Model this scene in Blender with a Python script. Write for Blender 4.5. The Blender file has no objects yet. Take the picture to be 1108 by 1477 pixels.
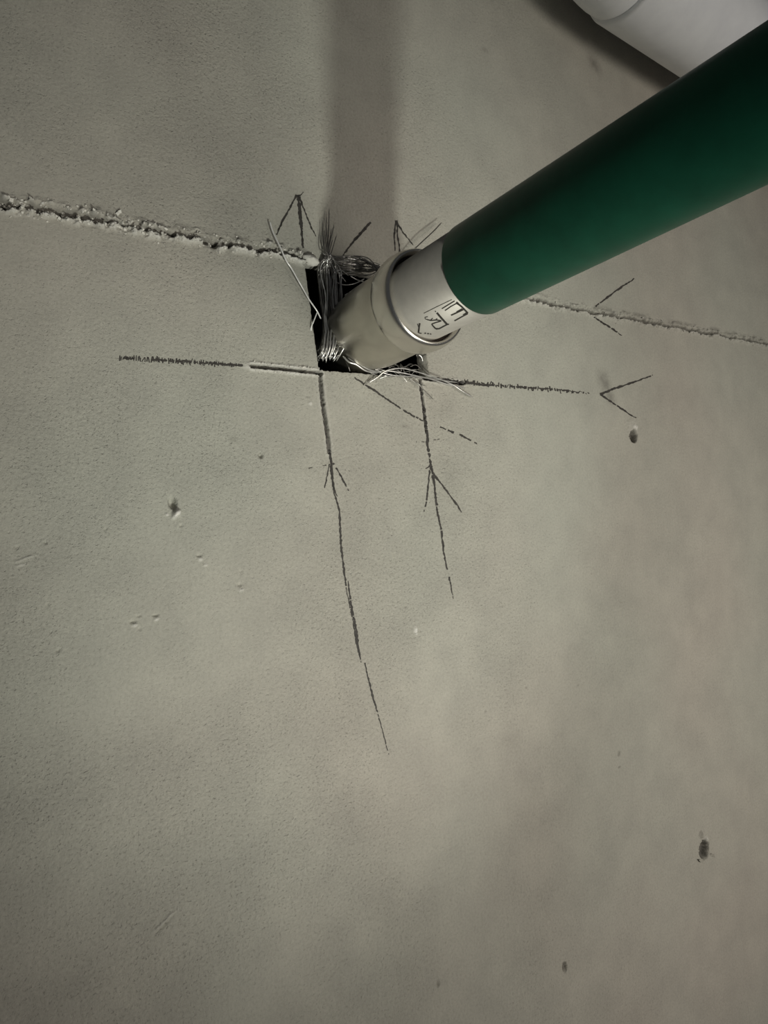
import bpy, math, random
import numpy as np
from mathutils import Vector, Matrix

random.seed(7)
RNG = np.random.default_rng(11)
S = bpy.context.scene
C = S.collection

# ------------------------------------------------------------------ camera
# calibrated from the pipe (perpendicular to the wall) and the horizontal board joint
F, CX, CY = 1020.0, 554.0, 738.5
PIPE_Z = 1.40                                   # world height of the pipe axis; the wall surface is y = 0
PIPE_R = 0.027
CAM_D = 0.42
CAM = np.array([-0.290744, -CAM_D, PIPE_Z - 0.156783])
_ey = np.array([-151.0 - CX, 858.57 - CY, F]); _ey /= np.linalg.norm(_ey)
_ex = np.array([1936.9 - CX, 650.4 - CY, F]); _ex -= _ey * (_ex @ _ey); _ex /= np.linalg.norm(_ex)
_ez = -np.cross(_ey, _ex)
if _ez[1] > 0:
    _ez = -_ez
RW = np.stack([_ex, _ey, _ez])                  # camera (right, down, forward) -> world

cam_data = bpy.data.cameras.new('camera')
cam_data.sensor_fit = 'HORIZONTAL'
cam_data.sensor_width = 36.0
cam_data.lens = 36.0 * F / 1108.0
cam_data.clip_start = 0.01
cam = bpy.data.objects.new('camera', cam_data)
C.objects.link(cam)
right = RW @ np.array([1, 0, 0.0]); up = RW @ np.array([0, -1.0, 0]); back = RW @ np.array([0, 0, -1.0])
M = Matrix(((right[0], up[0], back[0], CAM[0]), (right[1], up[1], back[1], CAM[1]),
            (right[2], up[2], back[2], CAM[2]), (0, 0, 0, 1)))
cam.matrix_world = M
S.camera = cam

# ------------------------------------------------------------------ world and lights
w = bpy.data.worlds.new('world'); S.world = w; w.use_nodes = True
bg = w.node_tree.nodes['Background']
bg.inputs['Color'].default_value = (0.95, 0.97, 1.0, 1)
bg.inputs['Strength'].default_value = 0.045


def aim(o, target):
    d = Vector(target) - o.location
    o.rotation_euler = d.to_track_quat('-Z', 'Y').to_euler()


def add_light(name, kind, loc, target, energy, color=(1, 1, 1), **kw):
    l = bpy.data.lights.new(name, kind); l.energy = energy; l.color = color
    for k, v in kw.items():
        setattr(l, k, v)
    o = bpy.data.objects.new(name, l); C.objects.link(o); o.location = loc; aim(o, target)
    return o


# work lamp standing below, throws the pipe's shadow straight up the wall
add_light('work_lamp', 'SPOT', (-0.114, -0.95, 0.457), (-0.03, 0, 1.32), 37.0, (0.985, 1.0, 0.915),
          spot_size=2 * 0.270, spot_blend=1.0, shadow_soft_size=0.055)
# broad soft lamp further off, low on the right
add_light('room_lamp', 'SPOT', (0.62, -1.50, 0.85), (0.335, 0, 1.17), 86.0, (1.0, 0.935, 0.845),
          spot_size=2 * 0.458, spot_blend=1.0, shadow_soft_size=0.50)

S.view_settings.view_transform = 'Standard'
S.view_settings.look = 'None'
S.view_settings.exposure = 0.04
S.view_settings.gamma = 1.0
S.view_settings.use_curve_mapping = False


# ------------------------------------------------------------------ projection helpers
def ray(u, v):
    return RW @ np.array([u - CX, v - CY, F])


def P(u, v, h=0.0):
    """point where the sight line of a photograph pixel meets the plane h metres in front of the wall"""
    d = ray(u, v)
    t = (CAM_D - h) / d[1]
    return CAM + d * t


def W(u, v):
    p = P(u, v); return p[0], p[2]


def on_pipe(u, v, R):
    d = ray(u, v)
    ox, oz = CAM[0], CAM[2] - PIPE_Z
    a = d[0]**2 + d[2]**2; b = 2 * (ox * d[0] + oz * d[2]); c = ox**2 + oz**2 - R * R
    q = b * b - 4 * a * c
    q = math.sqrt(max(q, 0)); t = (-b - q) / (2 * a)
    return CAM + d * t


# ------------------------------------------------------------------ numpy noise
def _hash(i, j, seed):
    n = (i * 374761393 + j * 668265263 + seed * 1442695041) & 0xffffffff
    n = ((n ^ (n >> 13)) * 1274126177) & 0xffffffff
    n = n ^ (n >> 16)
    return (n & 0xffffff) / float(0xffffff)


def vnoise(x, y, seed=0):
    x = np.asarray(x, float); y = np.asarray(y, float)
    i = np.floor(x).astype(np.int64); j = np.floor(y).astype(np.int64)
    fx = x - i; fy = y - j
    fx = fx * fx * (3 - 2 * fx); fy = fy * fy * (3 - 2 * fy)
    a = _hash(i, j, seed); b = _hash(i + 1, j, seed); c = _hash(i, j + 1, seed); d = _hash(i + 1, j + 1, seed)
    return (a * (1 - fx) + b * fx) * (1 - fy) + (c * (1 - fx) + d * fx) * fy


def fbm(x, y, seed=0, octv=4):
    s = 0; amp = 0.5; tot = 0
    for k in range(octv):
        s = s + amp * vnoise(x * 2**k, y * 2**k, seed + k * 17); tot += amp; amp *= 0.55
    return s / tot


def sstep(a, b, x):
    t = np.clip((x - a) / (b - a), 0, 1)
    return t * t * (3 - 2 * t)


# ------------------------------------------------------------------ materials
def new_mat(name):
    m = bpy.data.materials.new(name); m.use_nodes = True
    nt = m.node_tree
    return m, nt, nt.nodes['Principled BSDF']


def noise_node(nt, scale, detail=4, rough=0.55, mapping=None):
    tc = nt.nodes.new('ShaderNodeTexCoord')
    n = nt.nodes.new('ShaderNodeTexNoise'); n.inputs['Scale'].default_value = scale
    n.inputs['Detail'].default_value = detail; n.inputs['Roughness'].default_value = rough
    if mapping:
        mp = nt.nodes.new('ShaderNodeMapping'); mp.inputs['Scale'].default_value = mapping
        nt.links.new(tc.outputs['Object'], mp.inputs['Vector']); nt.links.new(mp.outputs['Vector'], n.inputs['Vector'])
    else:
        nt.links.new(tc.outputs['Object'], n.inputs['Vector'])
    return n


def ramp(nt, src, stops):
    r = nt.nodes.new('ShaderNodeValToRGB'); cr = r.color_ramp
    while len(cr.elements) > 1:
        cr.elements.remove(cr.elements[-1])
    cr.elements[0].position = stops[0][0]; cr.elements[0].color = (*stops[0][1], 1)
    for p, c in stops[1:]:
        e = cr.elements.new(p); e.color = (*c, 1)
    nt.links.new(src, r.inputs['Fac'])
    return r


def mix(nt, fac, a, b, blend='MIX'):
    m = nt.nodes.new('ShaderNodeMix'); m.data_type = 'RGBA'; m.blend_type = blend
    for sock, val in ((m.inputs[0], fac), (m.inputs[6], a), (m.inputs[7], b)):
        if isinstance(val, (int, float)):
            sock.default_value = val
        elif isinstance(val, tuple):
            sock.default_value = (*val, 1)
        else:
            nt.links.new(val, sock)
    return m.outputs[2]


def attr(nt, name):
    a = nt.nodes.new('ShaderNodeAttribute'); a.attribute_name = name
    return a.outputs['Fac']


def mat_board():
    m, nt, b = new_mat('gypsum_board_paper')
    big = noise_node(nt, 3.2, 2, 0.5)
    tint = ramp(nt, big.outputs['Fac'], [(0.38, (0.405, 0.405, 0.352)), (0.66, (0.418, 0.392, 0.342))])
    mid = noise_node(nt, 26, 5, 0.6)
    t2 = ramp(nt, mid.outputs['Fac'], [(0.3, (0.90, 0.90, 0.90)), (0.7, (1.06, 1.06, 1.05))])
    col = mix(nt, 1.0, tint.outputs['Color'], t2.outputs['Color'], 'MULTIPLY')
    spk = noise_node(nt, 520, 3, 0.7)
    t3 = ramp(nt, spk.outputs['Fac'], [(0.25, (0.86, 0.86, 0.85)), (0.5, (1, 1, 1)), (0.75, (1.10, 1.10, 1.09))])
    col = mix(nt, 1.0, col, t3.outputs['Color'], 'MULTIPLY')
    ex = noise_node(nt, 900, 4, 0.7)
    exc = ramp(nt, ex.outputs['Fac'], [(0.3, (0.58, 0.56, 0.50)), (0.65, (0.80, 0.79, 0.74))])
    col = mix(nt, attr(nt, 'exposed'), col, exc.outputs['Color'])
    col = mix(nt, attr(nt, 'stain_shade'), col, (0.075, 0.068, 0.060))  # dark mix: real smudges, plus void darkness painted into holes and slots
    nt.links.new(col, b.inputs['Base Color'])
    b.inputs['Roughness'].default_value = 0.9
    b.inputs['Specular IOR Level'].default_value = 0.2
    # relief: fine grain in worn patches, and a faint weave
    g = noise_node(nt, 420, 5, 0.68)
    patch = noise_node(nt, 7, 3, 0.5)
    pr = ramp(nt, patch.outputs['Fac'], [(0.35, (0.3, 0.3, 0.3)), (0.60, (1, 1, 1))])
    tcx = nt.nodes.new('ShaderNodeTexCoord'); sp = nt.nodes.new('ShaderNodeSeparateXYZ')
    nt.links.new(tcx.outputs['Object'], sp.inputs['Vector'])
    wear = ramp(nt, sp.outputs['X'], [(0.0, (1.0, 1.0, 1.0)), (0.30, (0.45, 0.45, 0.45))])   # the board is rougher on its left
    prc = mix(nt, 1.0, pr.outputs['Color'], wear.outputs['Color'], 'MULTIPLY')
    gm = mix(nt, 1.0, g.outputs['Fac'], prc, 'MULTIPLY')
    weave = noise_node(nt, 260, 2, 0.5, (1.0, 1.0, 0.22))
    hm = mix(nt, 0.22, gm, weave.outputs['Fac'])
    pit = noise_node(nt, 620, 2, 0.5)
    pt = ramp(nt, pit.outputs['Fac'], [(0.27, (0.0, 0.0, 0.0)), (0.40, (1, 1, 1)), (0.66, (1, 1, 1)), (0.76, (1.7, 1.7, 1.7))])
    ptm = mix(nt, prc, (1.0, 1.0, 1.0), pt.outputs['Color'])
    hm = mix(nt, 0.24, hm, ptm)
    bp = nt.nodes.new('ShaderNodeBump'); bp.inputs['Strength'].default_value = 0.9
    bp.inputs['Distance'].default_value = 0.0024
    nt.links.new(hm, bp.inputs['Height']); nt.links.new(bp.outputs['Normal'], b.inputs['Normal'])
    return m


def mat_plain(name, col, rough=0.6, metal=0.0, spec=0.5, bump=0.0, bscale=200, var=0.12, mapping=None, coat=0.0):
    m, nt, b = new_mat(name)
    n = noise_node(nt, bscale * 0.3, 4, 0.6, mapping)
    lo = tuple(c * (1 - var) for c in col); hi = tuple(min(1, c * (1 + var)) for c in col)
    r = ramp(nt, n.outputs['Fac'], [(0.3, lo), (0.7, hi)])
    nt.links.new(r.outputs['Color'], b.inputs['Base Color'])
    b.inputs['Roughness'].default_value = rough
    b.inputs['Metallic'].default_value = metal
    b.inputs['Specular IOR Level'].default_value = spec
    b.inputs['Coat Weight'].default_value = coat
    if bump:
        n2 = noise_node(nt, bscale, 4, 0.6, mapping)
        bp = nt.nodes.new('ShaderNodeBump'); bp.inputs['Strength'].default_value = bump
        bp.inputs['Distance'].default_value = 0.0006
        nt.links.new(n2.outputs['Fac'], bp.inputs['Height']); nt.links.new(bp.outputs['Normal'], b.inputs['Normal'])
    return m


MB_ = mat_board()
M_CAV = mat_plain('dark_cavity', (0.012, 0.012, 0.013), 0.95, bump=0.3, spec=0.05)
M_GYP = mat_plain('loose_gypsum', (0.66, 0.64, 0.58), 0.95, bump=0.8, bscale=700, spec=0.1)
M_PEN = mat_plain('graphite', (0.048, 0.044, 0.039), 0.6, spec=0.3, var=0.35, bscale=900)
M_GREEN = mat_plain('green_plastic', (0.006, 0.075, 0.043), 0.38, spec=0.20, bump=0.10, bscale=160, var=0.16)
M_STEEL = mat_plain('brushed_steel', (0.47, 0.45, 0.40), 0.52, 0.40, bump=0.06, bscale=350, var=0.08)
M_FIT = mat_plain('satin_steel', (0.60, 0.58, 0.52), 0.34, 1.0, bump=0.04, bscale=250, var=0.06)
M_BEAD = mat_plain('polished_steel', (0.70, 0.68, 0.63), 0.26, 1.0, bump=0.03, bscale=250, var=0.05)
M_SEAL = mat_plain('brown_rubber', (0.022, 0.013, 0.009), 0.5, spec=0.3)
M_WIRE = mat_plain('steel_wire', (0.78, 0.77, 0.74), 0.30, 0.8, bump=0.0, bscale=900, var=0.2)
M_GLINT = mat_plain('steel_wire_painted_glint', (0.92, 0.91, 0.88), 0.3, 0.2, bscale=900, var=0.05)  # paler, less metallic wire; glints painted into the base colour
M_DWIRE = mat_plain('dull_steel_wire', (0.30, 0.29, 0.27), 0.38, 1.0, bscale=900, var=0.25)
M_WHITE = mat_plain('white_foam_skin', (0.91, 0.93, 0.96), 0.55, bump=0.5, bscale=90, var=0.06)


# ------------------------------------------------------------------ object helpers
def mesh_obj(name, verts, faces, mat, parent=None, smooth=True):
    me = bpy.data.meshes.new(name)
    me.from_pydata([tuple(map(float, v)) for v in verts], [], faces)
    me.update()
    if smooth:
        me.polygons.foreach_set('use_smooth', [True] * len(me.polygons))
    me.materials.append(mat)
    o = bpy.data.objects.new(name, me); C.objects.link(o)
    if parent:
        o.parent = parent
        o.matrix_parent_inverse = Matrix.Translation(-parent_world(parent))
    return o


def parent_world(p):
    # meshes keep their vertices in world coordinates; only the empties are moved
    return Vector(p.location) if p.type == 'EMPTY' else Vector((0, 0, 0))


def empty(name, loc):
    o = bpy.data.objects.new(name, None); o.empty_display_size = 0.02; C.objects.link(o); o.location = loc
    return o


def tag(o, label, cat, group=None):
    o['label'] = label; o['category'] = cat
    if group:
        o['group'] = group
    return o


def catmull(pts, n=6):
    pts = [np.array(p, float) for p in pts]
    if len(pts) == 2:
        return [pts[0] + (pts[1] - pts[0]) * t for t in np.linspace(0, 1, n + 1)]
    out = []
    q = [2 * pts[0] - pts[1]] + pts + [2 * pts[-1] - pts[-2]]
    for i in range(1, len(q) - 2):
        a, b, c, d = q[i - 1], q[i], q[i + 1], q[i + 2]
        for k in range(n):
            t = k / n
            out.append(0.5 * (2 * b + (c - a) * t + (2 * a - 5 * b + 4 * c - d) * t * t + (3 * b - a - 3 * c + d) * t**3))
    out.append(pts[-1])
    return out


def tube_geo(pts, rad, sides=5, taper=True):
    """tube along points, closed ends"""
    V, Fc = [], []
    n = len(pts)
    prev = None
    for i, p in enumerate(pts):
        t = pts[min(i + 1, n - 1)] - pts[max(i - 1, 0)]
        t = t / (np.linalg.norm(t) + 1e-12)
        if prev is None:
            a = np.array([0, 0, 1.0]) if abs(t[2]) < 0.9 else np.array([1.0, 0, 0])
            nrm = np.cross(t, a)
        else:
            nrm = prev - t * (prev @ t)
        nrm /= np.linalg.norm(nrm) + 1e-12
        prev = nrm
        bn = np.cross(t, nrm)
        rr = rad if np.isscalar(rad) else rad[i]
        if taper and (i == 0 or i == n - 1):
            rr *= 0.35
        for k in range(sides):
            a = 2 * math.pi * k / sides
            V.append(p + rr * (math.cos(a) * nrm + math.sin(a) * bn))
    for i in range(n - 1):
        for k in range(sides):
            k2 = (k + 1) % sides
            Fc.append((i * sides + k, i * sides + k2, (i + 1) * sides + k2, (i + 1) * sides + k))
    Fc.append(tuple(range(sides))[::-1]); Fc.append(tuple((n - 1) * sides + k for k in range(sides)))
    return V, Fc


def merge(parts):
    V, Fc = [], []
    for v, f in parts:
        o = len(V); V += list(v); Fc += [tuple(i + o for i in q) for q in f]
    return V, Fc


def lathe(name, profile, mat, parent=None, seg=96, closed=False):
    """profile: (h in front of the wall, radius) revolved about the pipe axis"""
    V, Fc = [], []
    for h, r in profile:
        for k in range(seg):
            a = 2 * math.pi * k / seg
            V.append((r * math.cos(a), -h, PIPE_Z + r * math.sin(a)))
    n = len(profile)
    for i in range(n - 1 + (1 if closed else 0)):
        j = (i + 1) % n
        for k in range(seg):
            k2 = (k + 1) % seg
            Fc.append((i * seg + k, i * seg + k2, j * seg + k2, j * seg + k))
    return mesh_obj(name, V, Fc, mat, parent)


# ------------------------------------------------------------------ the wall: heightfield description
SEAM_PX = [(-120, 268), (0, 291), (60, 303), (150, 317), (240, 336), (330, 352), (440, 371), (600, 401),
           (762, 432), (860, 451), (940, 466), (1020, 480), (1108, 496), (1200, 512)]
_sx = np.array([W(*p)[0] for p in SEAM_PX]); _sz = np.array([W(*p)[1] for p in SEAM_PX])


def seam_z(x):
    return np.interp(x, _sx, _sz)


SEAM0 = float(seam_z(0.0))
STRIP = 0.0105
hx0, hz0 = W(445, 389)[0], W(440, 388)[1]
HOLE = (W(450, 463)[0], W(610, 470)[0], W(535, 540)[1], float(seam_z(0.0)) - 0.0014)
HOLE_SHEAR = (W(440, 388)[0] - W(460, 537)[0]) / (HOLE[3] - HOLE[2])
hole_cx = 0.5 * (HOLE[0] + HOLE[1]); hole_cz = 0.5 * (HOLE[2] + HOLE[3])


def warp(x, z):
    """lean the edges of the cut-out a little and fray them"""
    wx = 1 - sstep(0.055, 0.12, np.abs(x - hole_cx)); wz = 1 - sstep(0.045, 0.10, np.abs(z - hole_cz))
    x2 = x + HOLE_SHEAR * (z - hole_cz) * wx * wz
    d = np.maximum(np.maximum(HOLE[0] - x, x - HOLE[1]), np.maximum(HOLE[2] - z, z - HOLE[3]))
    near = 1 - sstep(0.0005, 0.003, np.abs(d))
    x2 = x2 + near * 0.0011 * (fbm(z * 700, x * 300, 51, 3) - 0.5)
    z2 = z + near * 0.0013 * (fbm(x * 600, z * 300, 52, 3) - 0.5)
    return x2, z2


def mpp(u, v):
    """metres per pixel on the wall along x and z"""
    a = W(u + 1, v); b = W(u - 1, v); c = W(u, v - 1); d = W(u, v + 1)
    return abs(a[0] - b[0]) / 2, abs(c[1] - d[1]) / 2


# (px, py, rx px, ry px, depth mm (+ in, - out), exposed, stain_shade, tilt)
DENTS = [
    (249, 725, 6.5, 11, 5.0, 0.0, 0.0, 0.0), (254, 741, 7.5, 8, -4.0, 1.0, 0.0, 0.5), (241, 742, 3, 2.5, -0.8, 0.9, 0, 0),
    (376, 657, 4.5, 5, 3.0, 0.0, 0.30, 0.0),
    (287, 801, 5, 3, 1.2, 0.0, 0.0, 0.0), (289, 807, 4, 3, -0.8, 0.6, 0.0, 0.0), (296, 815, 4, 2.5, -0.6, 0.5, 0, 0),
    (346, 843, 4, 4, 1.3, 0, 0, 0), (348, 851, 4, 2.5, -0.7, 0.5, 0, 0), (348, 824, 3, 2, 0.7, 0, 0, 0),
    (192, 896, 6, 3, 1.4, 0, 0, 0.2), (194, 902, 6, 2.5, -0.7, 0.5, 0, 0.2), (200, 888, 4, 2.5, 1.0, 0, 0, 0.4),
    (224, 887, 6, 2.5, 1.4, 0, 0, 0), (226, 893, 5, 2.5, -0.8, 0.6, 0, 0.3), (201, 907, 3, 3, 0.9, 0, 0, 0),
    (261, 758, 3, 2.5, 0.9, 0, 0, 0), (84, 938, 6, 4, 1.0, 0, 0, 0.4), (68, 873, 3, 5, 0.9, 0, 0, 0),
    (66, 783, 4, 3, 0.9, 0, 0, 0), (153, 763, 3, 3, 0.8, 0, 0, 0), (24, 789, 6, 3, 0.8, 0, 0, 0),
    (31, 815, 10, 2, -0.7, 0.3, 0, 0.4), (250, 869, 2, 2, 0.6, 0, 0, 0),
    # two fastener holes with a burst rim, on the right; void darkness painted inside
    (912, 617, 9, 15, -1.3, 0.12, 0, 0), (914, 629, 6, 9.5, 8.5, 0, 0.8, 0), (916, 616, 4.5, 5, -0.8, 0.8, 0, 0),
    (1014, 1221, 9, 22, -1.0, 0.0, 0, 0), (1016, 1225, 8, 16, 9.0, 0, 0.85, 0.05), (1018, 1211, 4, 6, -1.0, 0.5, 0, 0),
    (1011, 1204, 3.5, 8, 1.2, 0, 0.3, 0.1),
    (815, 1395, 4, 9, 3.6, 0, 0.6, 0), (632, 1419, 3, 5.5, 1.8, 0, 0.25, 0), (893, 1087, 3, 5, 1.4, 0, 0.2, 0.1),
    (894, 1106, 2.5, 2, 1.0, 0, 0.3, 0), (700, 1025, 2, 3, 0.7, 0, 0.2, 0), (759, 991, 1.8, 2, 0.6, 0, 0.3, 0), (585, 875, 2.5, 2, 0.6, 0, 0.3, 0), (834, 988, 1.8, 2, 0.6, 0, 0.2, 0),
    (600, 909, 3.2, 7, -0.7, 1.0, 0, 0.1),
    # smudges
    (858, 93, 8, 12, 0, 0, 0.42, -0.5), (872, 552, 9, 17, 0, 0, 0.48, -0.2), (880, 572, 8, 13, 0, 0, 0.36, -0.4),
    (640, 592, 22, 14, 0, 0, 0.13, 0.2), (735, 1066, 18, 14, 0, 0, 0.12, 0), (653, 690, 20, 40, 0, 0, 0.08, 0),
    (337, 633, 7, 5, 0, 0, 0.25, 0), (585, 615, 6, 4, 0, 0, 0.2, 0), (700, 72, 6, 4, 0, 0, 0.25, 0),
    (447, 676, 9, 4, 0, 0, 0.18, 0), (486, 578, 5, 5, 0, 0, 0.10, 0), (445, 572, 5, 3, 0.5, 0, 0.15, 0), (448, 582, 4, 3, -0.6, 0.6, 0, 0),
    (345, 1075, 30, 40, 0, 0, 0.0, 0),
    (850, 1260, 60, 60, 0, 0, 0.04, 0),
]
# (polyline px, half width px, depth mm, lip mm, exposed at lips)
CUTS = [
    ([(363, 528), (400, 531), (462, 538)], 3.0, 12.0, 0.8, 0.55),
    ([(610, 545), (640, 549), (668, 553)], 2.6, 8.0, 0.35, 0.25),
    ([(461, 540), (466, 585), (472, 625), (475, 652)], 3.3, 3.0, 0.25, 0.15),
    ([(606, 548), (611, 585), (615, 622)], 2.4, 2.0, 0.25, 0.15),
]
RIDGES = [([(219, 1346), (236, 1330), (246, 1319), (256, 1311)], 1.7, -0.9, 0.25), ([(222, 1350), (238, 1334), (250, 1321)], 1.8, 0.7, 0.0),
          ([(20, 812), (34, 806), (52, 800)], 1.5, -0.7, 0.2)]


def seg_dist(x, z, pts):
    best = np.full(x.shape, 9.0); tt = np.zeros(x.shape); L = 0
    lens = [math.dist(pts[i], pts[i + 1]) for i in range(len(pts) - 1)]; tot = sum(lens)
    for i, l in enumerate(lens):
        a = np.array(pts[i]); b = np.array(pts[i + 1]); d = (b - a) / l
        t = np.clip((x - a[0]) * d[0] + (z - a[1]) * d[1], 0, l)
        dd = np.hypot(x - a[0] - d[0] * t, z - a[1] - d[1] * t)
        m = dd < best
        best = np.where(m, dd, best); tt = np.where(m, (L + t) / tot, tt); L += l
    return best, tt


def surface(x, z):
    """height in front of the wall plane, bare-gypsum mask, mask of stains and painted shade in holes"""
    h = 0.0009 * (fbm(x * 14, z * 14, 3, 3) - 0.5)
    ex = np.zeros(x.shape); st = np.zeros(x.shape)
    # ---- joint
    s = z - seam_z(x)
    near = np.nonzero(np.abs(s) < STRIP * 1.2)
    if len(near[0]):
        xn, sn = x[near], s[near]
        left = 1 - sstep(-0.05, 0.03, xn)                   # the torn, crumbly half
        inh = sstep(HOLE[0] - 0.004, HOLE[0] + 0.004, xn) * (1 - sstep(HOLE[1] - 0.004, HOLE[1] + 0.01, xn))
        A = (0.62 + 0.38 * left) * (1 - 0.9 * inh)
        fade = 1 - sstep(0.0075, 0.0100, np.abs(sn))
        big = fbm(xn * 75, xn * 0 + 2, 20, 3)
        s1 = sn + 0.0040 * (big - 0.5) + 0.0022 * (fbm(xn * 380, sn * 380, 22, 2) - 0.5)
        gw = (0.0004 + 0.0030 * fbm(xn * 190, xn * 0 + 9, 23, 3)**1.6) * (0.8 + 0.35 * left)
        groove = np.exp(-(s1 / gw)**2)
        gdepth = (0.0065 * A) * (0.25 + 1.2 * fbm(xn * 260, xn * 0 + 5, 24, 3))
        chunk = fbm(xn * 300, sn * 300, 25, 4); chunk2 = fbm(xn * 800, sn * 800, 26, 3)
        low = np.exp(-((s1 + 0.0026) / 0.0019)**2); upp = np.exp(-((s1 - 0.0030) / 0.0023)**2)
        patch = sstep(0.35, 0.65, fbm(xn * 60, sn * 200, 27, 3))
        hl = (low * 0.0042 * sstep(0.36, 0.70, chunk) + upp * 0.0044 * sstep(0.46, 0.72, chunk) * (0.3 + 0.7 * patch)) * A
        hl = hl + (low + upp) * 0.0022 * A * (chunk2 - 0.5)
        h[near] += fade * (hl - groove * gdepth)
        e = np.clip(low * (0.15 + 1.1 * sstep(0.38, 0.62, chunk)) * (0.30 + 0.5 * left) + upp * sstep(0.48, 0.66, chunk) * (0.20 + 0.45 * left) * patch, 0, 1) * (1 - inh)
        ex[near] = np.maximum(ex[near], e * fade * (1 - 0.85 * groove))
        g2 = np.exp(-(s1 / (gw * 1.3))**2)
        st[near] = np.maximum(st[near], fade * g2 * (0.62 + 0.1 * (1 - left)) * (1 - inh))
        dust = np.exp(-((s1 - 0.0048) / 0.0026)**2)
        st[near] = np.maximum(st[near], 0.40 * dust * fade * (1 - inh) * sstep(0.4, 0.7, fbm(xn * 110, sn * 160, 28, 3)))
    # ---- saw cuts
    for pts, hw, dep, lip, e in CUTS:
        wp = [W(*p) for p in pts]
        k = sum(mpp(*pts[0])) / 2
        d, t = seg_dist(x, z, wp)
        hwid = hw * k
        m = np.nonzero(d < hwid * 5)
        if len(m[0]) == 0:
            continue
        d, t, xn, zn = d[m], t[m], x[m], z[m]
        rag = hwid * (0.75 + 0.7 * (fbm(xn * 600, zn * 600, 31, 3) - 0.3))
        ends = 1 - 0.75 * sstep(0.6, 1.0, t) if dep < 4 else 1.0
        c = 1 - sstep(rag * 0.75, rag * 1.15, d)
        l = np.exp(-((d - hwid * 1.5) / (hwid * 0.75))**2) * fbm(xn * 500, zn * 500, 32, 3) * (1 - c)
        h[m] += -c * dep * 0.001 * ends + l * lip * 0.002
        ex[m] = np.maximum(ex[m] * (1 - c), e * np.clip(l * 2.2, 0, 1))
        st[m] = np.maximum(st[m], c * (0.80 if dep < 4 else 0.95))  # cut insides painted dark; the deep ones stand for the void behind
    for pts, hw, dep, e in RIDGES:
        wp = [W(*p) for p in pts]; k = sum(mpp(*pts[0])) / 2
        d, t = seg_dist(x, z, wp)
        c = np.exp(-(d / (hw * k))**2) * np.sin(np.pi * np.clip(t, 0.04, 0.96))**0.5
        h = h - c * dep * 0.001; ex = np.maximum(ex, e * c)
    # ---- dents, chips, fastener holes, smudges
    for u, v, rx, ry, dep, e, s_, tilt in DENTS:
        x0, z0 = W(u, v); kx, kz = mpp(u, v)
        if e == 0 and dep == 0 and s_ == 0:
            continue
        near = np.nonzero((np.abs(x - x0) < 3.5 * rx * kx) & (np.abs(z - z0) < 3 * ry * kz))
        if len(near[0]) == 0:
            continue
        xn, zn = x[near], z[near]
        dx = (xn - x0) / (rx * kx); dz = (zn - z0) / (ry * kz)
        dx = dx - tilt * dz
        n1 = fbm(xn * 650 + u, zn * 650, 41, 3)
        r2 = np.sqrt(dx * dx + dz * dz) + (0.4 if abs(dep) > 3.5 else 0.9) * (n1 - 0.5) * (1 if dep else 0.5)
        if dep > 5:
            prof = 1 - sstep(0.65, 1.05, r2)
        elif dep:
            prof = 1 - sstep(0.25, 1.15, r2)
        else:
            prof = np.exp(-r2 * r2 * 1.3) * (0.5 + 1.0 * fbm(xn * 220, zn * 220, 43, 3))
        h[near] -= prof * dep * 0.001 * 0.8
        if dep > 0:
            ex[near] *= (1 - prof)
        ex[near] = np.maximum(ex[near], e * prof); st[near] = np.maximum(st[near] * (1 - e * prof), s_ * prof)
    return h, np.clip(ex, 0, 1), np.clip(st, 0, 1)


def spaced(lo, hi, zones, base, coarse, vis):
    """grid lines from lo to hi: coarse outside the visible range, base inside, finer in the zones"""
    out = [lo]; x = lo
    zs = sorted(zones)
    while x < hi - 1e-9:
        st = base if vis[0] <= x <= vis[1] else coarse
        if x < vis[0]:
            st = min(st, max(base, vis[0] - x))
        for a, b, f in zs:
            if a <= x <= b:
                st = min(st, f)
            elif x < a:
                st = min(st, max(a - x, f))
        x = min(x + st, hi); out.append(x)
    return np.array(out)


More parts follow.
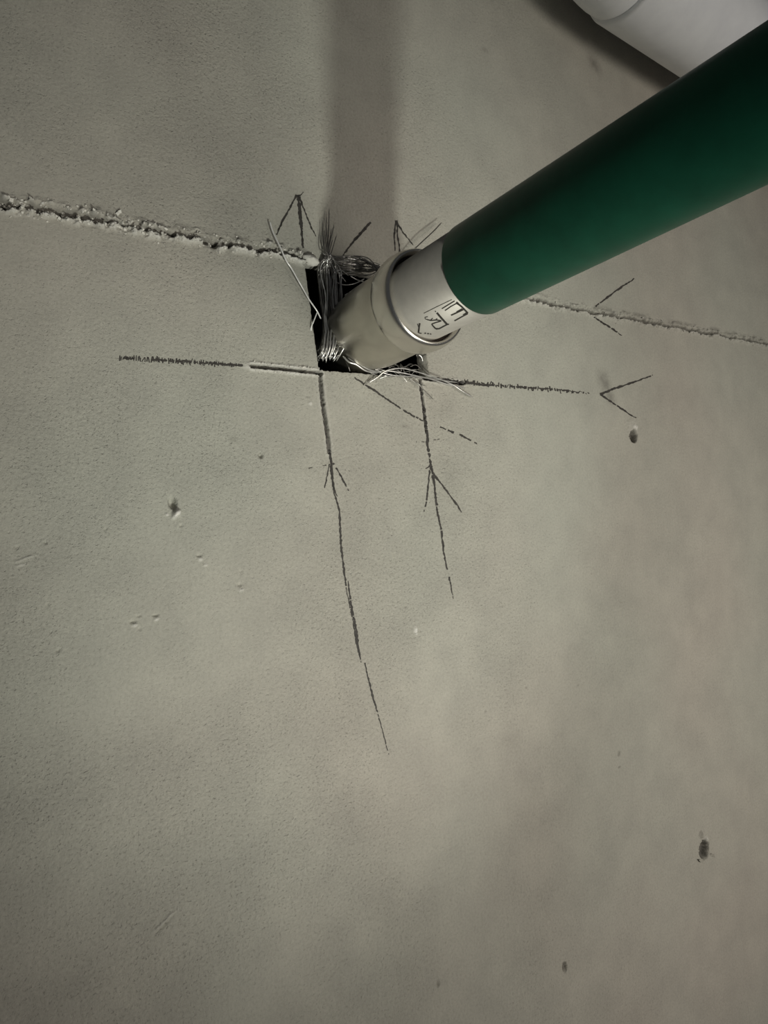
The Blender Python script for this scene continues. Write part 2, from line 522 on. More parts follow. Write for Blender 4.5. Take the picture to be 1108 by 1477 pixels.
def grid_mesh(name, xs, zs, parent, follow=None, cut=True, zfun=None):
    """follow: rows are offsets from the joint; otherwise absolute heights"""
    X, Z = np.meshgrid(xs, zs)
    if follow is not None:
        Z = follow(X, Z)
    X0, Z0 = X.copy(), Z.copy()
    X, Z = warp(X, Z)
    H, EX, ST = surface(X, Z)
    nz, nx = X.shape
    V = np.stack([X, -H, Z], -1).reshape(-1, 3)
    idx = np.arange(nz * nx).reshape(nz, nx)
    q = np.stack([idx[:-1, :-1], idx[:-1, 1:], idx[1:, 1:], idx[1:, :-1]], -1)
    xc = 0.25 * (X0[:-1, :-1] + X0[:-1, 1:] + X0[1:, 1:] + X0[1:, :-1]); zc = 0.25 * (Z0[:-1, :-1] + Z0[:-1, 1:] + Z0[1:, 1:] + Z0[1:, :-1])
    inside = (xc > HOLE[0]) & (xc < HOLE[1]) & (zc > HOLE[2]) & (zc < HOLE[3])
    faces = q[~inside].reshape(-1, 4)
    extra_v, extra_f = [], []
    ex_l = list(EX.reshape(-1)); st_l = list(ST.reshape(-1))
    if inside.any():
        back_of = {}

        def bk(i):
            if i not in back_of:
                back_of[i] = len(V) + len(extra_v)
                p = V[i]; extra_v.append((p[0], 0.0125, p[2])); ex_l.append(0.2); st_l.append(0.35)
            return back_of[i]
        ii, jj = np.nonzero(inside)
        ins = inside
        for i, j in zip(ii, jj):
            a, b, c, d = q[i, j]
            for (di, dj, e0, e1) in ((-1, 0, a, b), (0, 1, b, c), (1, 0, c, d), (0, -1, d, a)):
                i2, j2 = i + di, j + dj
                if not (0 <= i2 < ins.shape[0] and 0 <= j2 < ins.shape[1]):
                    continue
                if not ins[i2, j2]:
                    extra_f.append((e0, e1, bk(e1), bk(e0)))
    allv = np.concatenate([V, np.array(extra_v).reshape(-1, 3)]) if extra_v else V
    allf = np.concatenate([faces, np.array(extra_f, int).reshape(-1, 4)]) if extra_f else faces
    me = bpy.data.meshes.new(name)
    me.vertices.add(len(allv)); me.vertices.foreach_set('co', allv.astype(np.float32).ravel())
    me.loops.add(allf.size); me.loops.foreach_set('vertex_index', allf.astype(np.int32).ravel())
    me.polygons.add(len(allf)); me.polygons.foreach_set('loop_start', np.arange(0, allf.size, 4, dtype=np.int32))
    me.polygons.foreach_set('loop_total', np.full(len(allf), 4, np.int32))
    me.update(calc_edges=True)
    me.polygons.foreach_set('use_smooth', np.ones(len(allf), bool))
    for nm, vals in (('exposed', ex_l), ('stain_shade', st_l)):
        a = me.attributes.new(nm, 'FLOAT', 'POINT'); a.data.foreach_set('value', np.array(vals, np.float32))
    me.materials.append(MB_)
    me.validate()
    o = bpy.data.objects.new(name, me); C.objects.link(o)
    o.parent = parent
    o.matrix_parent_inverse = Matrix.Translation(-parent_world(parent))
    return o


wall = empty('wall_back', (0, 0, 0)); wall['kind'] = 'structure'
X_LO, X_HI, Z_LO, Z_HI = -0.75, 1.25, 0.35, 2.35
vis_x = (-0.29, 0.74); vis_z = (0.68, 1.96)
zx, zz_lo, zz_up = [], [], []
for u, v, rx, ry, dep, e, s_, t in DENTS:
    if e == 0 and dep == 0 and s_ == 0:
        continue
    x0, z0 = W(u, v); kx, kz = mpp(u, v)
    if rx > 12:
        fx = fz = 0.002
    else:
        fx = max(0.00055, rx * kx / 6); fz = max(0.00055, ry * kz / 7)
    zx.append((x0 - 1.5 * rx * kx, x0 + 1.5 * rx * kx, fx))
    (zz_lo if z0 < SEAM0 else zz_up).append((z0 - 1.5 * ry * kz, z0 + 1.5 * ry * kz, fz))
for pts, hw, dep, lip, e in CUTS:
    wp = [W(*p) for p in pts]; k = mpp(*pts[0])[0]
    xa, xb = min(p[0] for p in wp), max(p[0] for p in wp); za, zb = min(p[1] for p in wp), max(p[1] for p in wp)
    if xb - xa > zb - za:
        zx.append((xa, xb, 0.0011)); zz_lo.append((za - 4 * hw * k, zb + 4 * hw * k, 0.00035))
    else:
        zx.append((xa - 4 * hw * k, xb + 4 * hw * k, 0.00042)); zz_lo.append((za, zb, 0.0012))
for pts, hw, dep, e in RIDGES:
    wp = [W(*p) for p in pts]
    zx.append((min(p[0] for p in wp) - 0.002, max(p[0] for p in wp) + 0.002, 0.0005))
    zz_lo.append((min(p[1] for p in wp) - 0.002, max(p[1] for p in wp) + 0.002, 0.0005))
for e_ in HOLE[:2]:
    zx.append((e_ - 0.003, e_ + 0.003, 0.0006))
zx.append((HOLE[0], HOLE[1], 0.0012))
zz_lo.append((HOLE[2] - 0.003, HOLE[2] + 0.003, 0.0006)); zz_lo.append((HOLE[2], min(HOLE[3], SEAM0 - STRIP), 0.0012))


def with_lines(a, lines):
    a = list(a)
    for l in lines:
        i = int(np.argmin(np.abs(np.array(a) - l))); a[i] = l
    return np.array(sorted(set(a)))


XS = with_lines(spaced(X_LO, X_HI, zx, 0.0045, 0.02, vis_x), HOLE[:2])
ZL = with_lines(spaced(Z_LO, SEAM0 - STRIP, zz_lo, 0.0045, 0.02, vis_z), [HOLE[2]])
ZU = spaced(SEAM0 + STRIP, Z_HI, zz_up, 0.0045, 0.02, vis_z)


def follow_abs(X, Z):
    wgt = 1 - sstep(0.0, 0.12, np.abs(Z - SEAM0) - STRIP)
    return Z + (seam_z(X) - SEAM0) * wgt


upper = grid_mesh('gypsum_board', XS, ZU, wall, follow_abs); upper['label'] = 'upper grey gypsum board above the crumbled joint'
lower = grid_mesh('gypsum_board', XS, ZL, wall, follow_abs); lower['label'] = 'lower grey gypsum board with a square cut-out and pencil marks'
xs_strip = with_lines(spaced(X_LO, X_HI, [], 0.0008, 0.02, vis_x), HOLE[:2])
up_rows = np.linspace(0, STRIP, 23)
lo_rows = np.linspace(-STRIP, 0, 23)
htop = HOLE[3] - float(seam_z(hole_cx))
lo_rows[int(np.argmin(np.abs(lo_rows - htop)))] = htop


def follow_seam(X, Z):
    return seam_z(X) + Z


e1 = grid_mesh('torn_edge', xs_strip, up_rows, upper, follow_seam)
e2 = grid_mesh('torn_edge', xs_strip, lo_rows, lower, follow_seam)

# dark void behind the cut-out
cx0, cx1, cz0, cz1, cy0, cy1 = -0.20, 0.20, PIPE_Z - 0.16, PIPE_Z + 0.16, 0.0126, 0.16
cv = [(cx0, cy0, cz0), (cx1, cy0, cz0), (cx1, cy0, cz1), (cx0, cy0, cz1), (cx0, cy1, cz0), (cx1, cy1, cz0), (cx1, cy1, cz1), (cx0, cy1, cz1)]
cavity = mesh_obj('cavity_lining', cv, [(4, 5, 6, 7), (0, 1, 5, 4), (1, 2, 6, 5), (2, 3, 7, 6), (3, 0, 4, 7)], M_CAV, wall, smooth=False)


def sh(x, z):
    return float(surface(np.array([x]), np.array([z]))[0][0])


# ------------------------------------------------------------------ loose gypsum along the joint and the saw cut
def chip(c, r, rng):
    base = [(0, 0, 1), (0.94, 0, 0.33), (-0.47, 0.82, 0.33), (-0.47, -0.82, 0.33), (0.47, 0.82, -0.33), (-0.94, 0, -0.33), (0.47, -0.82, -0.33), (0, 0, -1)]
    fc = [(0, 1, 4), (0, 4, 2), (0, 2, 5), (0, 5, 3), (0, 3, 6), (0, 6, 1), (7, 4, 1), (7, 2, 4), (7, 5, 2), (7, 3, 5), (7, 6, 3), (7, 1, 6)]
    sc = r * rng.uniform(0.6, 1.3, 3); q = Matrix.Rotation(rng.uniform(0, 6), 3, 'Y') @ Matrix.Rotation(rng.uniform(0, 6), 3, 'X')
    return [np.array(c) + np.array(q @ Vector(np.array(b) * sc * rng.uniform(0.75, 1.25))) for b in base], fc


parts_u, parts_l = [], []
us = np.concatenate([RNG.uniform(0, 460, 420), RNG.uniform(762, 1108, 110)])
vs = np.interp(us, [p[0] for p in SEAM_PX], [p[1] for p in SEAM_PX])
sx_, _z = np.array([W(a, b) for a, b in zip(us, vs)]).T
off = RNG.normal(0, 0.0028, len(us))
szz = seam_z(sx_) + off
hh = surface(sx_, szz)[0]
for x, z, h, o_, u in zip(sx_, szz, hh, off, us):
    r = abs(RNG.normal(0.00055, 0.0004)) + 0.00018
    if u > 700:
        r *= 0.6
    (parts_u if o_ > 0 else parts_l).append(chip((x, -h - r * 0.3, z), r, RNG))
# rims of the saw cut
for (pts, n) in (([(363, 528), (462, 538)], 70),):
    for k in range(n):
        t = RNG.uniform(0, 1); u = pts[0][0] + (pts[1][0] - pts[0][0]) * t; v = pts[0][1] + (pts[1][1] - pts[0][1]) * t
        side = RNG.choice([-1, 1]); x, z = W(u, v + side * (4.5 + abs(RNG.normal(0, 1.6))))
        r = abs(RNG.normal(0.00035, 0.0002)) + 0.0001
        parts_l.append(chip((x, -sh(x, z) - r * 0.3, z), r, RNG))
for pp, par in ((parts_u, upper), (parts_l, lower)):
    v, f = merge(pp)
    o = mesh_obj('plaster_crumbs', v, f, M_GYP, par, smooth=False); o['kind'] = 'stuff'; o['label'] = 'pale crumbs of gypsum along the joint'
# the pale lump above the corner of the cut-out
lv, lf = [], []
NU, NV = 28, 14
x0, z0 = W(447, 376); kx, kz = mpp(447, 376)
for i in range(NV + 1):
    th = math.pi * i / NV
    for j in range(NU):
        ph = 2 * math.pi * j / NU
        d = np.array([math.sin(th) * math.cos(ph), math.cos(th), math.sin(th) * math.sin(ph)])
        n = 0.75 + 0.5 * float(fbm(np.array([d[0] * 2.2 + 5]), np.array([d[2] * 2.2 + d[1]]), 71, 3)[0])
        lv.append((x0 + d[0] * 12 * kx * n, -0.0008 - d[1] * 0.0042 * n, z0 + d[2] * 7.5 * kz * n - d[0] * 2 * kz))
for i in range(NV):
    for j in range(NU):
        j2 = (j + 1) % NU
        lf.append((i * NU + j, i * NU + j2, (i + 1) * NU + j2, (i + 1) * NU + j))
o = mesh_obj('plaster_lump', lv, lf, M_GYP, lower); o['label'] = 'pale smear of plaster above the corner of the cut-out'


# flakes hanging at the lower fastener hole
def flake(pts, h0, h1, name='paper_flake'):
    a = [P(u, v, h0 + sh(*W(u, v)) if i < 2 else h1) for i, (u, v) in enumerate(pts)]
    n = len(a); V = [tuple(p) for p in a] + [tuple(p + np.array([0, 0.0004, 0])) for p in a]
    Fc = [tuple(range(n)), tuple(range(2 * n - 1, n - 1, -1))] + [(i, (i + 1) % n, n + (i + 1) % n, n + i) for i in range(n)]
    m = mesh_obj(name, V, Fc, MB_, lower, smooth=False)
    return m


flake([(1014, 1239), (1017, 1246), (1011, 1244), (1008, 1240)], 0.0002, 0.0022)
flake([(1024, 1232), (1025, 1235), (1032, 1237), (1030, 1232)], 0.0002, 0.0024)


# ------------------------------------------------------------------ pencil marks
def resample(pts, step):
    pts = [np.array(p, float) for p in pts]
    out = [pts[0]]
    for a, b in zip(pts[:-1], pts[1:]):
        n = max(1, int(np.linalg.norm(b - a) / step))
        for k in range(1, n + 1):
            out.append(a + (b - a) * k / n)
    return out


def flat_strip(poly_px, widths, lift, gap=0.0, seed=0, jitter=0.5, board=None):
    """ragged ribbon of graphite lying on the board, given along a path of photograph pixels"""
    pts = resample(poly_px, 1.3)
    n = len(pts)
    t = np.linspace(0, 1, n)
    wd = np.interp(t, np.linspace(0, 1, len(widths)), widths)
    L = np.arange(n)
    j1 = (vnoise(L * 0.35, L * 0 + seed, 81) - 0.5) * 2 * jitter
    wn = 0.55 + 0.9 * vnoise(L * 0.6, L * 0 + seed + 3, 82)
    gp = vnoise(L * 0.45, L * 0 + seed + 7, 83)
    A, B = [], []
    for i, p in enumerate(pts):
        d = pts[min(i + 1, n - 1)] - pts[max(i - 1, 0)]
        d = d / (np.linalg.norm(d) + 1e-9); nn = np.array([-d[1], d[0]])
        c = p + nn * j1[i]; hw = 0.5 * wd[i] * wn[i]
        A.append(W(*(c + nn * hw))); B.append(W(*(c - nn * hw)))
    A = np.array(A); B = np.array(B)
    ha = np.maximum(surface(A[:, 0], A[:, 1])[0], -0.0012); hb = np.maximum(surface(B[:, 0], B[:, 1])[0], -0.0012)
    V, Fc = [], []
    for i in range(n):
        V.append((A[i, 0], -ha[i] - lift, A[i, 1])); V.append((B[i, 0], -hb[i] - lift, B[i, 1]))
    for i in range(n - 1):
        if gp[i] < gap:
            continue
        Fc.append((2 * i, 2 * i + 1, 2 * i + 3, 2 * i + 2))
    return V, Fc


def ticks(a, b, n, hgt, wid, seed, lift=0.00012):
    r = np.random.default_rng(seed); out = []
    for k in range(n):
        t = (k + r.uniform(-0.35, 0.35)) / n
        if t < 0 or t > 1:
            continue
        c = np.array(a) + (np.array(b) - np.array(a)) * t
        hh = hgt * r.uniform(0.5, 1.2) * (1 - 0.5 * sstep(0.7, 1, t)); ww = wid * r.uniform(0.6, 1.3); tl = r.normal(0, 0.9); oy = r.normal(0, 0.7)
        q = [(c[0] - ww / 2 + tl, c[1] - hh / 2 + oy), (c[0] + ww / 2 + tl, c[1] - hh / 2 + oy), (c[0] + ww / 2 - tl, c[1] + hh / 2 + oy), (c[0] - ww / 2 - tl, c[1] + hh / 2 + oy)]
        V = []
        for p in q:
            x, z = W(*p); V.append((x, -sh(x, z) - lift, z))
        out.append((V, [(0, 1, 2, 3)]))
    return out


LIFT = 0.00016


def pencil(parent, geos, label=None):
    v, f = merge(geos)
    o = mesh_obj('pencil_mark', v, f, M_PEN, parent, smooth=False)
    if label:
        o['label'] = label
    return o


# arrow above the left corner of the cut-out
pencil(upper, [flat_strip([(430, 281), (432, 300), (434, 325), (437, 358)], [4.5, 4, 3, 2.5], LIFT, 0.0, 1),
               flat_strip([(433, 298), (436, 330), (436, 352)], [1.5, 2.5, 1.2], LIFT, 0.1, 2),
               flat_strip([(428, 281), (417, 302), (406, 322), (399, 339)], [2.6, 2.4, 2.6, 2], LIFT, 0.0, 3),
               flat_strip([(432, 284), (437, 298), (443, 313), (450, 330), (456, 341)], [3, 2, 1.8, 2, 1.0], LIFT, 0.0, 4),
               flat_strip([(432, 284), (438, 277)], [1.5, 0.8], LIFT, 0.1, 5)], 'pencilled arrow above the joint')
pencil(upper, [flat_strip([(571, 318), (569, 340), (570, 362)], [2.2, 2.0, 1.4], LIFT, 0.08, 6),
               flat_strip([(572, 318), (574, 342), (577, 366)], [2.2, 2.0, 1.6], LIFT, 0.05, 7),
               flat_strip([(572, 320), (582, 336), (596, 354)], [2, 1.8, 1.4], LIFT, 0.05, 8)], 'pencilled arrow beside the fitting')
pencil(upper, [flat_strip([(535, 321), (525, 331), (515, 342), (505, 354), (494, 370)], [2.5, 3.6, 3.4, 2.4, 1.6], LIFT, 0.0, 9),
               flat_strip([(528, 330), (512, 347), (499, 362)], [1.8, 1.6, 1.2], LIFT, 0.1, 10)], 'short thick pencil stroke')
# horizontal line left of the cut-out: a row of little hatches
pencil(lower, ticks((172, 516), (362, 528), 62, 7.5, 1.9, 5) + [flat_strip([(172, 516), (270, 522), (362, 528)], [2.2, 3, 2.6], LIFT, 0.32, 11, 0.8)],
       'hatched pencil line running left from the cut-out')
pencil(lower, ticks((640, 549), (852, 567), 62, 6.5, 1.9, 6) + [flat_strip([(625, 546), (700, 555), (790, 561), (850, 567)], [5, 3, 2.0, 1.2], LIFT, 0.28, 12, 0.8)],
       'hatched pencil line running right from the cut-out')
# left vertical line with its arrow head
pencil(lower, [flat_strip([(475, 648), (478, 680), (482, 712), (489, 735), (492, 790), (495, 815), (499, 845)], [2.5, 3.4, 2.2, 2.6, 3.0, 2.6, 2.4], LIFT, 0.0, 13),
               flat_strip([(478, 660), (480, 700), (486, 716)], [1.6, 2.4, 1.4], LIFT, 0.1, 14),
               flat_strip([(502, 838), (506, 870), (513, 905), (520, 952)], [1.6, 3.2, 3.0, 1.4], LIFT, 0.06, 15),
               flat_strip([(498, 842), (503, 868), (508, 890), (514, 925), (521, 956)], [1.6, 1.4, 1.5, 2.5, 1.5], LIFT, 0.12, 16),
               flat_strip([(526, 956), (530, 975), (537, 1002), (545, 1030), (552, 1054), (557, 1075), (561, 1088)], [1.6, 2.0, 2.6, 1.9, 1.4, 1.2, 1.0], LIFT, 0.16, 17),
               flat_strip([(480, 668), (489, 682), (497, 697), (503, 708)], [3.0, 2.0, 2.4, 1.4], LIFT, 0.16, 18),
               flat_strip([(475, 670), (472, 685), (468, 704)], [1.6, 2.0, 1.2], LIFT, 0.1, 19),
               flat_strip([(445, 676), (460, 673), (476, 670)], [0.9, 1.2, 1.2], LIFT, 0.45, 20)], 'long pencil line with an arrow head below the left corner')
pencil(lower, [flat_strip([(459, 541), (463, 570), (467, 600), (473, 640)], [2.0, 2.4, 2.6, 2.2], LIFT, 0.3, 21, 1.4)])
# right vertical line with its arrow head
pencil(lower, [flat_strip([(606, 552), (611, 585), (615, 615), (618, 648), (622, 675)], [4.0, 4.0, 4.0, 3.4, 3.2], LIFT, 0.12, 22, 1.0),
               flat_strip([(622, 672), (627, 702), (631, 737), (637, 768), (640, 795), (645, 822)], [3.6, 3.0, 3.0, 2.4, 2.4, 1.8], LIFT, 0.06, 23),
               flat_strip([(648, 832), (651, 848), (654, 864)], [2.0, 1.6, 0.8], LIFT, 0.1, 24),
               flat_strip([(620, 678), (618, 700), (615, 722), (612, 738)], [2.4, 2.2, 2.2, 1.2], LIFT, 0.12, 25),
               flat_strip([(624, 681), (636, 697), (650, 715), (661, 730), (666, 739)], [3.2, 2.8, 2.6, 2.8, 1.4], LIFT, 0.0, 26),
               flat_strip([(614, 676), (622, 671)], [2, 2.5], LIFT, 0.1, 27),
               flat_strip([(600, 638), (615, 637), (636, 633)], [0.8, 0.9, 0.7], LIFT, 0.4, 28)], 'pencil line with an arrow head below the right corner')
# slanting line crossing it
pencil(lower, [flat_strip([(511, 545), (528, 556), (545, 567), (567, 582), (580, 591), (600, 602), (614, 609)], [1.6, 2.6, 2.8, 2.4, 2.6, 2.8, 2.6], LIFT, 0.05, 29),
               flat_strip([(614, 609), (635, 616), (650, 622), (668, 629), (688, 640)], [3.0, 2.6, 3.0, 2.6, 1.8], LIFT, 0.42, 30)], 'slanting pencil line below the cut-out')
# arrow head at the end of the right line
pencil(lower, [flat_strip([(866, 569), (885, 561), (912, 552), (942, 541)], [3.0, 2.8, 2.4, 1.6], LIFT, 0.08, 31),
               flat_strip([(866, 569), (882, 580), (900, 592), (918, 603)], [3.2, 2.2, 2.2, 1.4], LIFT, 0.06, 32)], 'pencilled arrow head pointing left')
pencil(upper, [flat_strip([(859, 442), (875, 430), (895, 415), (915, 402)], [2.6, 2.6, 2.8, 1.4], LIFT, 0.06, 33)], 'short pencil stroke above the joint on the right')
pencil(lower, [flat_strip([(855, 457), (868, 465), (884, 475), (897, 484)], [1.8, 2.2, 2.2, 1.2], LIFT, 0.1, 34)], 'short pencil stroke below the joint on the right')

# ------------------------------------------------------------------ the pipe
r = PIPE_R
H_GREEN = CAM_D - 0.296
pipe = tag(empty('pipe', (0, 0, PIPE_Z)), 'green jacketed pipe in a shiny steel press fitting coming out of the square cut-out', 'pipe')
tube = lathe('steel_tube', [(-0.10, r * 0.985), (H_GREEN + 0.004, r * 0.985), (H_GREEN + 0.004, r * 0.93), (-0.10, r * 0.93)], M_STEEL, pipe, 128, True)
tube['label'] = 'bare steel end of the tube with black lettering'
jk = [(H_GREEN + 0.0008, r * 0.975), (H_GREEN, r * 1.0), (H_GREEN + 0.0010, r * 1.012)]
jk += [(H_GREEN + d_, r * 1.012) for d_ in (0.02, 0.06, 0.12, 0.20, 0.28, 0.36)]
jacket = lathe('green_jacket', jk, M_GREEN, pipe, 128); jacket['label'] = 'dark green plastic jacket'
fit = lathe('press_fitting', [(-0.07, r * 1.03), (-0.004, r * 1.03), (0.004, r * 1.045), (0.012, r * 1.09), (0.018, r * 1.105), (0.034, r * 1.105), (0.045, r * 1.10), (0.049, r * 1.035),
                              (0.0580, r * 1.035), (0.0610, r * 1.10)], M_FIT, pipe, 128)
fit['label'] = 'satin steel press fitting body'
bead_prof = []
for k in range(25):
    a = math.radians(-150 + 300 * k / 24)
    bead_prof.append((0.0670 + 0.0105 * math.sin(a), r * 1.125 + r * 0.112 * math.cos(a) * (1.0 if math.cos(a) > 0 else 0.75)))
bead_prof += [(0.066, r * 1.085), (0.060, r * 1.07)]
bead = lathe('bead', bead_prof, M_BEAD, fit, 128, True); bead['label'] = 'bright rolled bead at the mouth of the fitting'
seal = lathe('seal_ring', [(0.0600, r * 0.99), (0.0708, r * 0.99), (0.0722, r * 1.02), (0.0716, r * 1.07), (0.0640, r * 1.09)], M_SEAL, fit, 96, True)
seal['label'] = 'dark brown rubber seal inside the bead'


def print_strokes(strokes):
    geos = []
    for pts, wd in strokes:
        pts = resample(pts, 1.5)
        V, Fc = [], []
        n = len(pts)
        for i, p in enumerate(pts):
            d = pts[min(i + 1, n - 1)] - pts[max(i - 1, 0)]; d = d / (np.linalg.norm(d) + 1e-9); nn = np.array([-d[1], d[0]])
            for s_ in (-1, 1):
                V.append(on_pipe(*(p + nn * s_ * (wd * 0.72 + 0.1)), r * 0.985 + 0.00012))
        for i in range(n - 1):
            Fc.append((2 * i, 2 * i + 1, 2 * i + 3, 2 * i + 2))
        geos.append((V, Fc))
    return merge(geos)


def zz(*pts):
    return [(540 + x * 180 / 1108, 320 + y * 180 / 1108) for x, y in pts]


LET = [
    # E, its spine on the side of the green jacket
    (zz((728, 716), (775, 752), (832, 812)), 1.7), (zz((728, 716), (745, 728)), 2.2),
    (zz((715, 702), (655, 738), (600, 772)), 0.9), (zz((735, 722), (680, 752), (628, 788)), 0.9),
    (zz((790, 780), (735, 806), (682, 830)), 1.3), (zz((780, 772), (730, 800)), 0.8),
    (zz((832, 815), (775, 845), (712, 880)), 1.1), (zz((826, 806), (790, 830)), 1.5),
    # R
    (zz((556, 808), (590, 848), (648, 912)), 1.9), (zz((648, 912), (612, 930), (575, 950)), 1.2), (zz((664, 908), (640, 914)), 1.2),
    (zz((575, 950), (545, 948), (522, 925), (510, 908)), 1.3), (zz((510, 908), (545, 895), (596, 880)), 1.0),
    (zz((596, 878), (555, 872), (500, 876), (470, 868)), 1.0), (zz((470, 868), (452, 862), (450, 848), (475, 842)), 0.7),
    (zz((500, 872), (520, 855)), 0.7), (zz((540, 875), (560, 858)), 0.7), (zz((540, 792), (548, 800)), 0.9),
    (zz((534, 940), (560, 955)), 1.3),
    # the next character, half hidden by the bead
    (zz((404, 900), (398, 940), (392, 985)), 1.5), (zz((384, 905), (398, 950)), 0.7), (zz((392, 985), (420, 992)), 0.8),
    (zz((446, 990), (460, 988)), 1.0), (zz((470, 996), (480, 990), (486, 998)), 0.9), (zz((496, 992), (506, 1000)), 1.0),
    # thin frame line
    (zz((440, 812), (560, 752), (690, 690)), 0.45),
]
v, f = print_strokes(LET)
prn = mesh_obj('lettering', v, f, M_PEN, tube, smooth=False); prn['label'] = 'black printed letters ER, upside down'

# ------------------------------------------------------------------ white tube behind, in the upper right corner
H_T, R_T = 0.064, 0.046
a0 = P(908, 21, H_T); a1 = P(1010, 91, H_T)
dv = a1 - a0; dv /= np.linalg.norm(dv)
nv = np.array([-dv[2], 0, dv[0]])
if nv[2] < 0:
    nv = -nv
ax0 = a0 + nv * R_T
wt = tag(empty('insulated_pipe', tuple(ax0)), 'thick pale white tube crossing behind the green pipe in the upper corner', 'pipe')


def sweep(name, path, rads, parent, sides=64, mat=M_WHITE):
    v, f = tube_geo([np.array(p) for p in path], list(rads), sides, taper=False)
    return mesh_obj(name, v, f, mat, parent)


p1 = [ax0 + dv * t for t in (0.0, 0.0008, 0.003, 0.05, 0.15, 0.30, 0.50, 0.75)]
sl = sweep('sleeve', p1, [R_T * 0.955, R_T * 0.985, R_T, R_T, R_T, R_T, R_T, R_T], wt)
p2 = [ax0 - dv * 0.0006]
cen = ax0 - dv * 0.002 + nv * 0.075
for k in range(15):
    a = math.radians(95 * k / 14)
    p2.append(cen - dv * 0.075 * math.sin(a) - nv * 0.075 * math.cos(a))
end = p2[-1]; tdir = p2[-1] - p2[-2]; tdir /= np.linalg.norm(tdir)
p2.append(end + tdir * 0.3)
sweep('elbow', p2, [R_T * 0.90, R_T * 0.94] + [R_T * 0.955] * (len(p2) - 2), wt)

# ------------------------------------------------------------------ steel wires
PX = 0.00062


def wire_geo(pts, dia_px=1.3, sides=5, n=6):
    q = [P(u, v, h) for u, v, h in pts]
    return tube_geo(catmull(q, n), dia_px * PX / 2, sides)


def strand(parent, pts, dia=1.3, mat=M_WIRE, name='strand'):
    v, f = wire_geo(pts, dia)
    return mesh_obj(name, v, f, mat, parent)


def root(name, u, v, h, label, cat='wire', group=None):
    return tag(empty(name, tuple(P(u, v, h))), label, cat, group)


rw = np.random.default_rng(5)
# --- the tall bundle in the left of the cut-out
b1 = root('wire_bundle', 476, 520, -0.004, 'tall bundle of steel strands standing in the left side of the square cut-out', 'wire bundle')
for k in range(44):
    a = rw.uniform(0, 1); h0 = rw.uniform(-0.007, 0.0005)
    j = lambda s: rw.normal(0, s)
    top = (470 + 8 * a + j(1.2), 371 + j(4), 0.0035 + rw.uniform(0, 0.002))
    pts = [top,
           (459 + 31 * a + j(1.2), 390 + j(3), h0 * 0.5 + 0.001),
           (462 + 29 * a + j(1.6), 425, h0),
           (466 + 25 * a + j(1.6), 462, h0 - 0.001),
           (466 + 24 * a + j(1.2), 486, h0 + 0.002)]
    if rw.uniform() < 0.75:
        pts += [(463 + 27 * a + j(1.2), 503 + j(3), h0 + 0.004), (460 + 24 * a + j(2), 515 + j(4), h0 + 0.001)]
    strand(b1, pts, rw.uniform(0.9, 1.7), M_WIRE if rw.uniform() < 0.55 else M_DWIRE)
for k, (tip) in enumerate([(465, 318), (471, 309), (475, 300), (482, 324), (486, 338), (468, 330), (478, 330), (463, 340), (473, 338), (480, 345)]):
    m = ((tip[0] + 473) / 2 - 1.5 + rw.normal(0, 1.0), (tip[1] + 372) / 2 + 8)
    strand(b1, [(476 + rw.normal(0, 2), 388, 0.001), (474 + rw.normal(0, 1.5), 371, 0.004), (m[0], m[1], 0.0045), (tip[0], tip[1], 0.0035)], 1.1, M_DWIRE)
# bright hooked ends at the foot
for x0, y0, x1, y1 in [(468, 492, 462, 513), (473, 488, 466, 516), (477, 486, 472, 514), (482, 482, 475, 517), (486, 484, 478, 513), (490, 493, 480, 519), (471, 499, 463, 518), (465, 500, 461, 514)]:
    strand(b1, [(x0 + 1, y0 - 12, 0.001), (x0, y0, 0.0035), ((x0 + x1) / 2 + 1.5, (y0 + y1) / 2, 0.005), (x1, y1, 0.002)], 1.9)
# --- the web arching over the top of the cut-out to the fitting
b2 = root('wire_tuft', 482, 375, 0.004, 'web of thin dark strands arching from the bundle to the top of the fitting', 'wire bundle')
for k in range(26):
    t = k / 25; j = lambda s: rw.normal(0, s)
    sag = 368 + 26 * t
    strand(b2, [(478 + j(2.5), 372 + 12 * t + j(2), 0.004 - 0.004 * t), (492 + j(3), sag + 2 + j(2.5), 0.003 - 0.006 * t), (512 + j(4), sag + 2 + 3 * j(1), 0.004 - 0.008 * t),
                (532 + j(4), sag + 5 + 3 * j(1) - 5 * t, 0.010 - 0.006 * t), (549 + j(2), 388 + j(4), 0.016)], rw.uniform(0.8, 1.3), M_DWIRE if rw.uniform() < 0.8 else M_WIRE)
for pts in ([(480, 398, 0), (486, 407, -.002), (497, 411, -.003), (512, 409, -.002), (526, 402, 0.002)], [(484, 388, 0.001), (492, 398, 0.002), (499, 407, 0.001)],
            [(480, 402, -.001), (483, 393, 0), (492, 390, 0), (503, 398, -.003)], [(505, 398, -.003), (516, 404, -.003), (530, 408, 0)]):
    strand(b2, pts, 1.4)
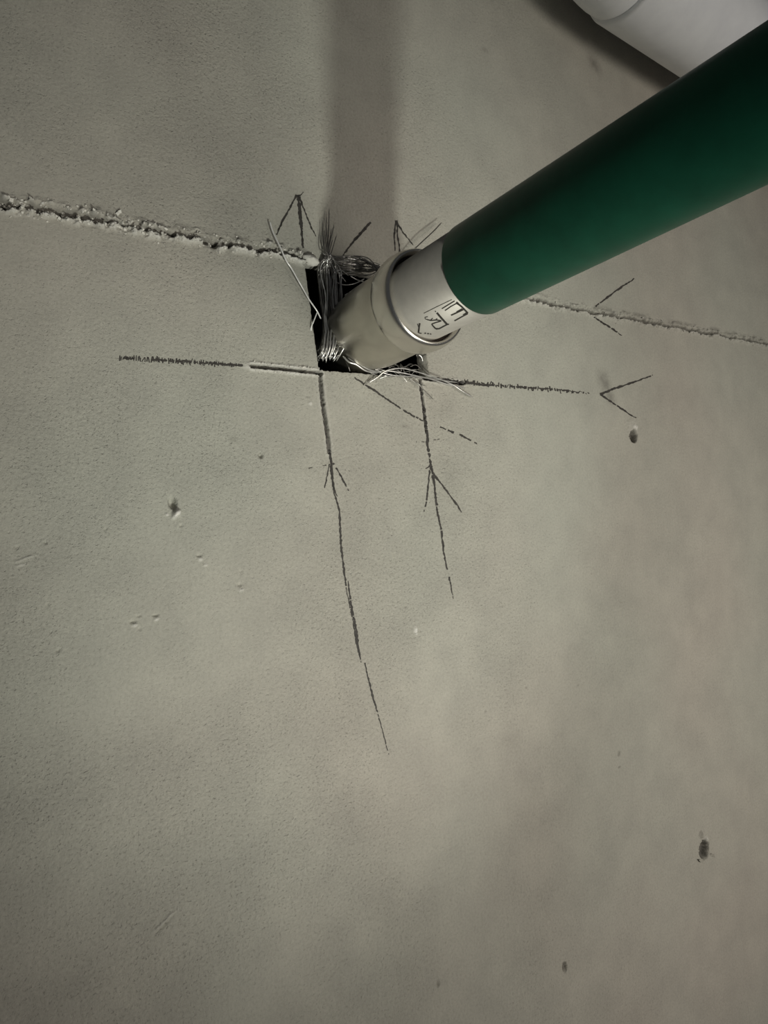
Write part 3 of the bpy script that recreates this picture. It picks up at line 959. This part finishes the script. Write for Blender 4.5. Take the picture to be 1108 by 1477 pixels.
# --- the tuft trailing along the bottom edge to the right
b3 = root('wire_tuft', 548, 538, 0.003, 'frayed tuft of bright strands trailing along the bottom edge of the cut-out', 'wire bundle')
for pts, dia in [
    ([(494, 513, .004), (503, 522, .006), (514, 526, .007), (528, 535, .006), (545, 538, .004)], 2.2),
    ([(499, 511, .004), (505, 518, .006), (520, 526, .008), (532, 533, .007), (548, 537, .005)], 1.8),
    ([(532, 552, .002), (545, 544, .004), (555, 536, .006), (568, 532, .007), (585, 532, .007), (604, 537, .006), (622, 543, .005), (640, 549, .004), (655, 556, .003), (668, 565, .003), (682, 573, .002)], 1.7),
    ([(550, 534, .005), (575, 537, .006), (600, 542, .006), (622, 547, .004), (648, 555, .003), (672, 560, .002)], 1.5),
    ([(546, 536, .004), (565, 541, .005), (590, 543, .005), (615, 545, .003), (660, 552, .002)], 1.4),
    ([(528, 520, .003), (536, 528, .005), (546, 535, .005), (560, 537, .004)], 1.5),
    ([(499, 522, .002), (503, 530, .003), (505, 536, .002)], 1.0),
    ([(560, 535, .004), (580, 530, .006), (592, 526, .006)], 1.2),
    ([(578, 524, .006), (579, 536, .006)], 1.2),
    ([(596, 548, .003), (604, 554, .004), (612, 563, .003), (625, 576, .001)], 1.2),
    ([(590, 546, .003), (602, 553, .003), (614, 556, .002)], 1.0),
    ([(604, 512, .004), (608, 515, .004), (610, 522, .003)], 1.4),
    ([(600, 513, .004), (611, 510, .004)], 1.0),
    ([(524, 556, .001), (530, 552, .002), (540, 545, .004)], 1.0),
]:
    strand(b3, pts, dia, M_WIRE if dia >= 1.4 else M_DWIRE)
for k in range(34):
    j = lambda s: rw.normal(0, s)
    c = (rw.uniform(540, 606), rw.uniform(526, 545)); L = rw.uniform(6, 18); a = rw.normal(0.1, 0.6)
    strand(b3, [(c[0] - L * math.cos(a) / 1.4, c[1] - L * math.sin(a) / 2 + 2, rw.uniform(0, .003)), (c[0], c[1] + j(1.5), rw.uniform(.001, .006)), (c[0] + L * math.cos(a) / 1.4, c[1] + L * math.sin(a) / 2 + 2, rw.uniform(0, .004))],
           rw.uniform(0.7, 1.2), M_DWIRE if rw.uniform() < 0.7 else M_WIRE)
# --- single wires standing apart


def lone(pts, dia, label, mat=M_WIRE, branch=None):
    v, f = wire_geo(pts, dia)
    if branch:
        v, f = merge([(v, f), wire_geo(branch, dia * 0.8)])
    p0 = P(*pts[0])
    e = mesh_obj('steel_wire', [np.array(q) - p0 for q in v], f, mat); e.location = tuple(p0)
    return tag(e, label, 'wire')


lone([(389, 319, .003), (394, 335, .004), (405, 358, .007), (413, 376, .007), (421, 388, .006), (430, 404, .006), (438, 418, .005), (446, 432, .005), (457, 448, .004), (463, 460, .001)], 1.8,
     'long kinked wire with painted glint crossing the joint left of the cut-out', M_GLINT, [(458, 449, .004), (453, 462, .003), (449, 472, .001), (449, 480, -.001)])
lone([(637, 321, .006), (626, 333, .008), (612, 346, .009), (597, 360, .008), (575, 379, .004), (556, 392, .002)], 1.6, 'thin dark wire poking out above the steel fitting', M_DWIRE)
lone([(497, 426, .003), (510, 420, .006), (522, 415, .009), (533, 407, .012), (546, 394, .016)], 1.9, 'bright wire leaning on the left shoulder of the fitting')
lone([(503, 458, .020), (500, 468, .016), (496, 480, .010), (490, 496, .003)], 1.9, 'short bright upright wire just left of the fitting')
lone([(505, 489, .012), (498, 499, .010), (491, 511, .006), (485, 521, .001)], 1.5, 'short bright slanting wire between the tall bundle and the fitting')
lone([(549, 460, .046), (544, 469, .043), (533, 475, .038), (524, 478, .034), (514, 484, .028), (500, 477, .017), (492, 478, .008)], 1.3, 'thin curved wire lying across the body of the fitting')
